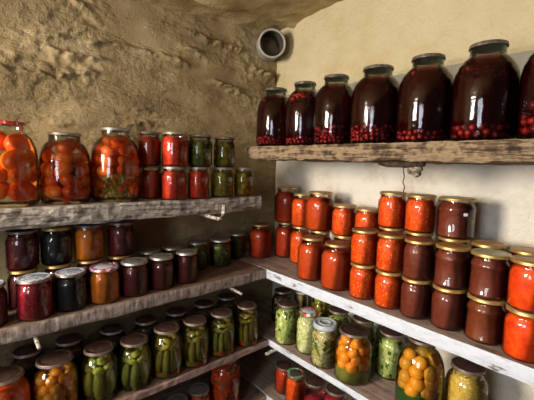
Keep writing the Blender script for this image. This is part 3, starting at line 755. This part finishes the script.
jar('fruit_jar', 'big jar of amber yellow plums in green syrup, cut by bottom of photo', -.453, 1.018, ZL, 'big', .0670, .236,
    ('fruit', 'plum', ['amber_skin', 'plum_skin'], .0205, 1.15, .26, .84, 'L_deepgreen', .33), 'maroon', VG)
jar('salad_jar', 'golden shredded cabbage jar at the right end of lower right shelf', -.347, 1.086, ZL, 'litre', .0555, .176, ('salad', 'shredded_cabbage', ['cut_gold'], 'shred', 'cut_gold', .84), 'maroon', VG)
jar('pickle_jar', 'small back jar with white lid behind leftmost green salad jar', -1.140, 1.222, ZL, 'half', .0340, .130, ('fill', 'pale', 'marinade'), 'white', VG)
jar('pickle_jar', 'yellow green back jar behind the blossom lid, top hidden by shelf above', -.985, 1.185, ZL, 'litre', .0520, .170, ('fruit', 'cucumber_piece', ['cucumber_skin', 'olive'], .014, 1.3, .03, .82, 'L_brine', .84), 'gold', VG)
jar('salad_jar', 'back jar with brown lid behind the frosted plastic lid', -.842, 1.125, ZL, 'litre', .0510, .165, ('salad', 'cucumber_slices', ['cut_green', 'cucumber_skin', 'cut_pale'], 'slices', 'cut_green', .80), 'maroon', VG)
jar('salad_jar', 'back jar with brown lid behind the wide plum jar', -.732, 1.135, ZL, 'litre', .0510, .165, ('salad', 'cucumber_slices', ['cut_green', 'cut_dark', 'cut_pale'], 'slices', 'cut_green', .80), 'maroon', VG)

# ------------------------------------------------------------------ lowest shelf
PG = 'jars on the lowest shelf'
jar('tomato_jar', 'dim jar of red tomatoes and green leaves under lower left shelf end', -1.150, .785, ZB, 'litre', .0660, .208,
    ('salad', 'tomato_wedges', ['cut_red', 'tomato_skin', 'cut_red', 'cut_dark'], 'mixed', 'tomato_dark', .84), 'dark', PG)
jar('sauce_jar', 'red jar with dull tin lid left of the dim tomato jar', -1.145, .662, ZB, 'half', .0430, .117, ('fill', 'tomato_dark', 'tomato_sauce'), 'rust', PG)
jar('sauce_jar', 'dull lidded jar at bottom edge of photo, left of another dull lidded jar', -1.140, .566, ZB, 'half', .0430, .113, ('fill', 'tomato_dark', 'tomato_sauce'), 'rust', PG)
jar('sauce_jar', 'dark red jar at the left end of lowest right shelf', -1.055, 1.040, ZB, 'half', .0430, .119, ('fill', 'tomato_dark', 'tomato_sauce'), 'dark', PG)
jar('sauce_jar', 'bright orange jar with green blossom lid on the lowest right shelf', -.955, 1.005, ZB, 'half', .0400, .143, ('fill', 'orange', 'vegetable_relish'), 'floragreen', PG)
jar('jam_jar', 'half empty crimson jar with clear glass top on the lowest right shelf', -.862, 1.020, ZB, 'half', .0430, .152, ('fill', 'berry', JK, .52), 'dark', PG)
jar('jam_jar', 'red jar at bottom edge of photo, rightmost on the lowest shelf', -.758, 1.020, ZB, 'litre', .0480, .172, ('fill', 'berry', JK, .82), 'maroon', PG)

# ------------------------------------------------------------------ shelves
def board(name, label, x0, x1, y0, y1, zt, th, mats, face_axis, seed, rough=.004, group=None, lowf=1.0, step=.012):
    """a rough sawn board. mats = [top / bottom, visible front edge]; face_axis 'x' (front at x1) or 'y' (front at y0)"""
    bm = bmesh.new()
    nx = max(2, int((x1 - x0) / step)); ny = max(2, int((y1 - y0) / step)); nz = 5
    if face_axis == 'x': nx = 10
    else: ny = 10
    vs = {}
    def V(i, j, k):
        if (i, j, k) not in vs:
            co = Vector((x0 + (x1 - x0) * i / nx, y0 + (y1 - y0) * j / ny, zt - th + th * k / nz))
            s = Vector((seed * 3.1, seed * 1.7, 0))
            d1 = noise.noise(co * 9 * lowf + s); d2 = noise.noise(co * 42 + s)
            front = (face_axis == 'x' and i == nx) or (face_axis == 'y' and j == 0)
            amp = rough
            if front:
                dd = (d1 * 1.2 + d2 * .7) * amp
                edge = amp * .8 if k in (0, nz) else 0
                if face_axis == 'x': co.x += dd - edge - amp
                else: co.y -= dd - edge - amp
            if k == 0: co.z += (noise.noise(co * 11 * lowf + s) * 1.3 + d2 * .8) * amp
            if k == nz and front: co.z -= abs(d2) * amp * .7
            end = (face_axis == 'x' and j in (0, ny)) or (face_axis == 'y' and i in (0, nx))
            if end:
                e = noise.noise(co * 30 + s) * amp * .8
                if face_axis == 'x': co.y += e * .5
                else: co.x += e * .5
            vs[(i, j, k)] = bm.verts.new(co + Vector((0, 0, EYE)))
        return vs[(i, j, k)]
    def quad(a, b, c, d, mi):
        f = bm.faces.new((V(*a), V(*b), V(*c), V(*d))); f.material_index = mi
    for i in range(nx):
        for j in range(ny):
            quad((i, j, nz), (i + 1, j, nz), (i + 1, j + 1, nz), (i, j + 1, nz), 0)
            quad((i, j, 0), (i, j + 1, 0), (i + 1, j + 1, 0), (i + 1, j, 0), 0)
    for k in range(nz):
        for i in range(nx):
            quad((i, 0, k), (i + 1, 0, k), (i + 1, 0, k + 1), (i, 0, k + 1), 1 if face_axis == 'y' else 0)
            quad((i, ny, k), (i, ny, k + 1), (i + 1, ny, k + 1), (i + 1, ny, k), 0)
        for j in range(ny):
            quad((nx, j, k), (nx, j + 1, k), (nx, j + 1, k + 1), (nx, j, k + 1), 1 if face_axis == 'x' else 0)
            quad((0, j, k), (0, j, k + 1), (0, j + 1, k + 1), (0, j + 1, k), 0)
    o = mesh_obj(name, bm_mesh(name, bm, mats, smooth=False))
    return tag(o, label, 'shelf', group)
WX, WY = -1.405, 1.265            # left wall plane, right wall plane
SHG = 'shelf boards'
board('shelf_board', 'rough brown plank carrying the big compote jars, upper right', -1.157, .62, .879, WY, ZR, .050, [M['plank_x'], M['plank_x']], 'y', 1, .005, SHG)
board('shelf_board', 'rough grey plank carrying the big tomato jars, upper left', WX, -1.122, -.45, .945, ZT, .057, [M['plank_y'], M['plank_y']], 'x', 2, .006, SHG)
board('shelf_board', 'ribbed grey brown board carrying the jam jars, middle left', WX, -1.100, -.45, .958, ZM, .040, [M['top_y'], M['edge_grey']], 'x', 3, .0025, SHG)
board('shelf_board', 'whitewashed edged board carrying the stacked orange and brown jars, middle right', WX, .62, .9585, WY, ZM, .040, [M['top_x'], M['edge_white']], 'y', 4, .002, SHG)
board('shelf_board', 'pinkish worn board carrying the cucumber jars, lower left', WX, -1.054, -.45, .944, ZL, .030, [M['top_y'], M['edge_pink']], 'x', 5, .005, SHG, .7)
board('shelf_board', 'whitewashed edged board carrying the salad and plum jars, lower right', WX, .62, .9445, WY, ZL, .026, [M['top_x'], M['edge_white']], 'y', 6, .002, SHG)
board('shelf_board', 'lowest left board carrying the dim tomato jar', WX, -1.070, -.45, .952, ZB, .035, [M['top_y'], M['edge_pink']], 'x', 7, .003, SHG)
board('shelf_board', 'lowest right board carrying the bright orange jar with blossom lid', WX, .62, .9525, WY, ZB, .035, [M['top_x'], M['edge_white']], 'y', 8, .003, SHG)

# ------------------------------------------------------------------ pegs, hook, wire
def rod(name, label, pts, r, cat='peg', group='limewashed iron pegs under the shelves'):
    bm = bmesh.new(); tube(bm, [Vector(p) + Vector((0, 0, EYE)) for p in pts], r, 10)
    return tag(mesh_obj(name, bm_mesh(name, bm, M['iron'])), label, cat, group)
rod('iron_peg', 'left white peg poking out below the ribbed middle left board', [(WX - .02, .131, ZM - .0475), (-1.2, .131, ZM - .0475), (-1.052, .131, ZM - .050)], .0052)
rod('iron_peg', 'right white peg poking out below the ribbed middle left board near the corner', [(WX - .02, .785, ZM - .0475), (-1.2, .785, ZM - .0475), (-1.040, .785, ZM - .050)], .0052)
rod('iron_peg', 'short white peg below the corner end of the lower right board', [(-1.035, WY + .03, ZL - .033), (-1.035, 1.1, ZL - .033), (-1.030, .905, ZL - .036)], .0065)
rod('iron_hook', 'bent white iron hook holding up the front of upper left plank', [(WX - .02, .690, ZT - .0645), (-1.25, .690, ZT - .0645), (-1.10, .684, ZT - .0645), (-1.055, .684, ZT - .066), (-1.040, .688, ZT - .061), (-1.040, .692, ZT - .045), (-1.041, .698, ZT - .012)], .0068, 'hook', None)
# scrap of bark, knot and wire below the upper right plank
t = bpy.data.objects.new('wire_scrap', None); C.objects.link(t); t.location = (-.50, .95, EYE + .0185)
tag(t, 'dark bark scrap with knotted rag and hanging rusty wire under upper right plank', 'wire')
bm = bmesh.new(); rnd = random.Random(4)
tube(bm, [(-.072, -.03, -.010), (-.045, -.03, -.012), (-.01, -.03, -.012), (.02, -.03, -.013), (.062, -.03, -.011)], [.005, .008, .0095, .0095, .006], 8)
for v in bm.verts: v.co += Vector((0, 0, .002 * noise.noise(v.co * 120)))
mesh_obj('bark', bm_mesh('bark', bm, M['bark']), t)
bm = bmesh.new()
for px_, pz_, r_, in ((.028, -.022, .014), (.043, -.020, .013), (.036, -.034, .013), (.022, -.030, .010), (.050, -.010, .010)):
    ball(bm, (px_, -.02 + rnd.uniform(-.006, .006), pz_), r_, 3, (1, .8, .9))
for v in bm.verts: v.co += v.co.normalized() * .006 * noise.noise(v.co * 90)
mesh_obj('knot', bm_mesh('knot', bm, M['rag']), t)
bm = bmesh.new()
tube(bm, [(.000, -.022, -.010), (.001, -.024, -.030), (.006, -.026, -.045), (.004, -.028, -.060), (.010, -.028, -.075), (.007, -.03, -.090), (.009, -.03, -.108)], .0017, 6)
mesh_obj('loose_wire', bm_mesh('loose_wire', bm, M['wire']), t)

# ------------------------------------------------------------------ room shell
def struct(o): o['kind'] = 'structure'; return o
def fbm(p, oct_=5):
    s = 0; a = .5
    for i in range(oct_):
        s += a * noise.noise(p); p = p * 2.03; a *= .52
    return s
def ceil_z(x, y): return .676 + .07 * (x + 1.395) + .106 * (y - 1.26)
def ridge(z, y, z0, w, seed):
    zz = z0 + .028 * noise.noise(Vector((y * 3.1, seed, 0))) + .012 * noise.noise(Vector((y * 11, seed, 3)))
    d = (z - zz) / w
    m = max(0, .25 + 1.1 * noise.noise(Vector((y * 4.3, seed * 2.7, 1))))
    return m * math.exp(-d * d) if d > 0 else m * math.exp(-d * d * 6)
RIDGES = [(.245, .016, 1, .034, .045), (.36, .013, 2, .022, .05), (.47, .018, 3, .030, .05), (.30, .010, 8, .016, .06), (.415, .011, 9, .018, .06), (.12, .012, 4, .016, .05), (.545, .014, 11, .024, .04), (.19, .010, 13, .014, .05)]
def wall_left():
    bm = bmesh.new(); y0, y1, zb, ztop = -1.75, 1.30, -1.5, .72
    ny, nz = 520, 400; rows = []
    for k in range(nz + 1):
        z = zb + (ztop - zb) * k / nz; row = []
        for j in range(ny + 1):
            y = y0 + (y1 - y0) * j / ny
            amp = 1 if z > -.10 else .3
            d = .014 * fbm(Vector((1.3, y * 3.0, z * 4.5)), 3)
            hi = fbm(Vector((7.7, y * 30, z * 40)), 5)
            g = 0
            if z > -.1:
                for z0, wd, sd, am, wav in RIDGES:
                    zz = z0 + wav * noise.noise(Vector((y * 2.6, sd * 5.1, 0))) + .016 * noise.noise(Vector((y * 10, sd, 3))) + .006 * noise.noise(Vector((y * 31, sd, 7)))
                    m = min(1.0, max(0, -.10 + 2.3 * noise.noise(Vector((y * 4.7, sd * 2.7, 1)))))
                    q = (z - zz) / wd
                    g += am * m * (math.exp(-q * q * .8) if q < 0 else math.exp(-q * q * 7)) * (1 + 2.2 * hi)
            patch_ = max(0, noise.noise(Vector((4.4, y * 3.3, z * 5.5))) - .02) * 2.2
            d += min(patch_, 1) * .016 * max(hi, -.12) + .0012 * hi
            row.append(bm.verts.new((WX - .010 + d * amp + g * amp * .75, y, z + EYE)))
        rows.append(row)
    for a, b in zip(rows, rows[1:]):
        for j in range(ny): bm.faces.new((a[j], a[j + 1], b[j + 1], b[j]))
    return struct(mesh_obj('wall_left', bm_mesh('wall_left', bm, M['mud'])))
wall_left()
def wall_right():
    """cream plaster coat above, whitewashed wall below, the plaster ending in a ledge behind the compote jars"""
    bm = bmesh.new(); x0, x1, zb, ztop = -1.46, .75, -1.5, .80
    nx, nz = 240, 260; rows = []
    for k in range(nz + 1):
        z = zb + (ztop - zb) * k / nz; row = []
        for i in range(nx + 1):
            x = x0 + (x1 - x0) * i / nx
            d = .006 * fbm(Vector((x * 4, 2.2, z * 4))) + .004 * fbm(Vector((x * 14, 5.2, z * 14)))
            edge = .352 + .006 * noise.noise(Vector((x * 6, 0, 9)))
            if z < edge: d = d * .5 - .014
            row.append(bm.verts.new((x, WY - d, z + EYE)))
        rows.append(row)
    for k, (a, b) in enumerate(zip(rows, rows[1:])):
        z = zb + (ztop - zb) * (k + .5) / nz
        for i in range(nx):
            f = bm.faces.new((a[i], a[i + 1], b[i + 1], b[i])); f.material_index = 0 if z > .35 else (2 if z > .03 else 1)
    return struct(mesh_obj('wall_right', bm_mesh('wall_right', bm, [M['lime'], M['white'], M['grey']])))
wall_right()
def ceiling():
    bm = bmesh.new(); nx, ny = 200, 200; x0, x1, y0, y1 = -1.46, .75, -1.75, 1.32; rows = []
    for j in range(ny + 1):
        y = y0 + (y1 - y0) * j / ny; row = []
        for i in range(nx + 1):
            x = x0 + (x1 - x0) * i / nx
            d = .014 * fbm(Vector((x * 6, y * 4, 1.1))) + .012 * fbm(Vector((x * 16, y * 12, 4.4)))
            s = ridge(x + 1.4, y, .10 , .02, 6) * .03
            row.append(bm.verts.new((x, y, ceil_z(x, y) + d - s + EYE)))
        rows.append(row)
    for a, b in zip(rows, rows[1:]):
        for i in range(nx): bm.faces.new((a[i], a[i + 1], b[i + 1], b[i]))
    return struct(mesh_obj('ceiling', bm_mesh('ceiling', bm, M['ceil'])))
ceiling()
bm = bmesh.new()
for q in ((-1.46, -1.75), (.75, -1.75), (.75, 1.3), (-1.46, 1.3)): bm.verts.new((*q, 0))
bm.faces.new(bm.verts[:]); struct(mesh_obj('floor', bm_mesh('floor', bm, M['earth'], False)))

# vent pipe in the corner
t = bpy.data.objects.new('vent_pipe', None); C.objects.link(t)
ax = Vector((.86, -.50, -.10)).normalized()
pc = Vector((-1.320, 1.145, .567 + EYE)); t.location = pc
t.rotation_euler = ax.to_track_quat('Z', 'Y').to_euler()
tag(t, 'round grey plastic vent pipe end sticking out of the corner below the ceiling', 'pipe')
bm = bmesh.new(); R = .066
lathe(bm, [(R * .97, -.22), (R, -.01), (R * 1.02, -.006), (R * 1.02, 0), (R * .98, .003), (R * .88, .003), (R * .86, -.002), (R * .86, -.22)], 48)
mesh_obj('pipe_wall', bm_mesh('pipe_wall', bm, M['pvc']), t)
bm = bmesh.new(); lathe(bm, [(R * .855, -.003), (R * .855, -.20), (0, -.20)], 40)
o = mesh_obj('pipe_inside', bm_mesh('pipe_inside', bm, M['pipe_in']), t); o['label'] = 'dark hollow of the pipe'

# ------------------------------------------------------------------ camera and light
cd = bpy.data.cameras.new('camera'); cam = bpy.data.objects.new('camera', cd); C.objects.link(cam)
yaw, pitch, roll, F = .8591, -.1036, .0265, 353.449
f = Vector((-math.sin(yaw) * math.cos(pitch), math.cos(yaw) * math.cos(pitch), math.sin(pitch)))
r0 = Vector((math.cos(yaw), math.sin(yaw), 0)); u0 = r0.cross(f)
r = r0 * math.cos(roll) + u0 * math.sin(roll); u = -r0 * math.sin(roll) + u0 * math.cos(roll)
mw = Matrix((r, u, -f)).transposed().to_4x4(); mw.translation = (0, 0, EYE)
cam.matrix_world = mw
cd.sensor_fit = 'HORIZONTAL'; cd.sensor_width = 36; cd.lens = 36 * F / 534; cd.clip_start = .01
S.camera = cam

def area(name, loc, target, sx, sy, power, col):
    l = bpy.data.lights.new(name, 'AREA'); l.shape = 'RECTANGLE'; l.size = sx; l.size_y = sy; l.energy = power; l.color = col
    o = bpy.data.objects.new(name, l); C.objects.link(o)
    o.location = loc; d = Vector(target) - Vector(loc)
    o.rotation_euler = d.to_track_quat('-Z', 'Y').to_euler()
    return o
area('hatch_daylight', (-.92, -1.25, EYE + .28), (-.45, 1.1, EYE - .1), .50, .70, 84, (1, .90, .77))
area('door_daylight', (-.02, -1.05, EYE - .02), (-.2, 1.1, EYE - .35), .45, .7, 14, (.85, .91, 1))
w = bpy.data.worlds.new('cellar_air'); S.world = w; w.use_nodes = True
bg = w.node_tree.nodes['Background']; bg.inputs['Color'].default_value = (.9, .82, .7, 1); bg.inputs['Strength'].default_value = .05
S.cycles.transparent_max_bounces = 24
vs_ = S.view_settings
vs_.view_transform = 'Standard'; vs_.look = 'None'; vs_.exposure = 0; vs_.gamma = 1; vs_.use_curve_mapping = False
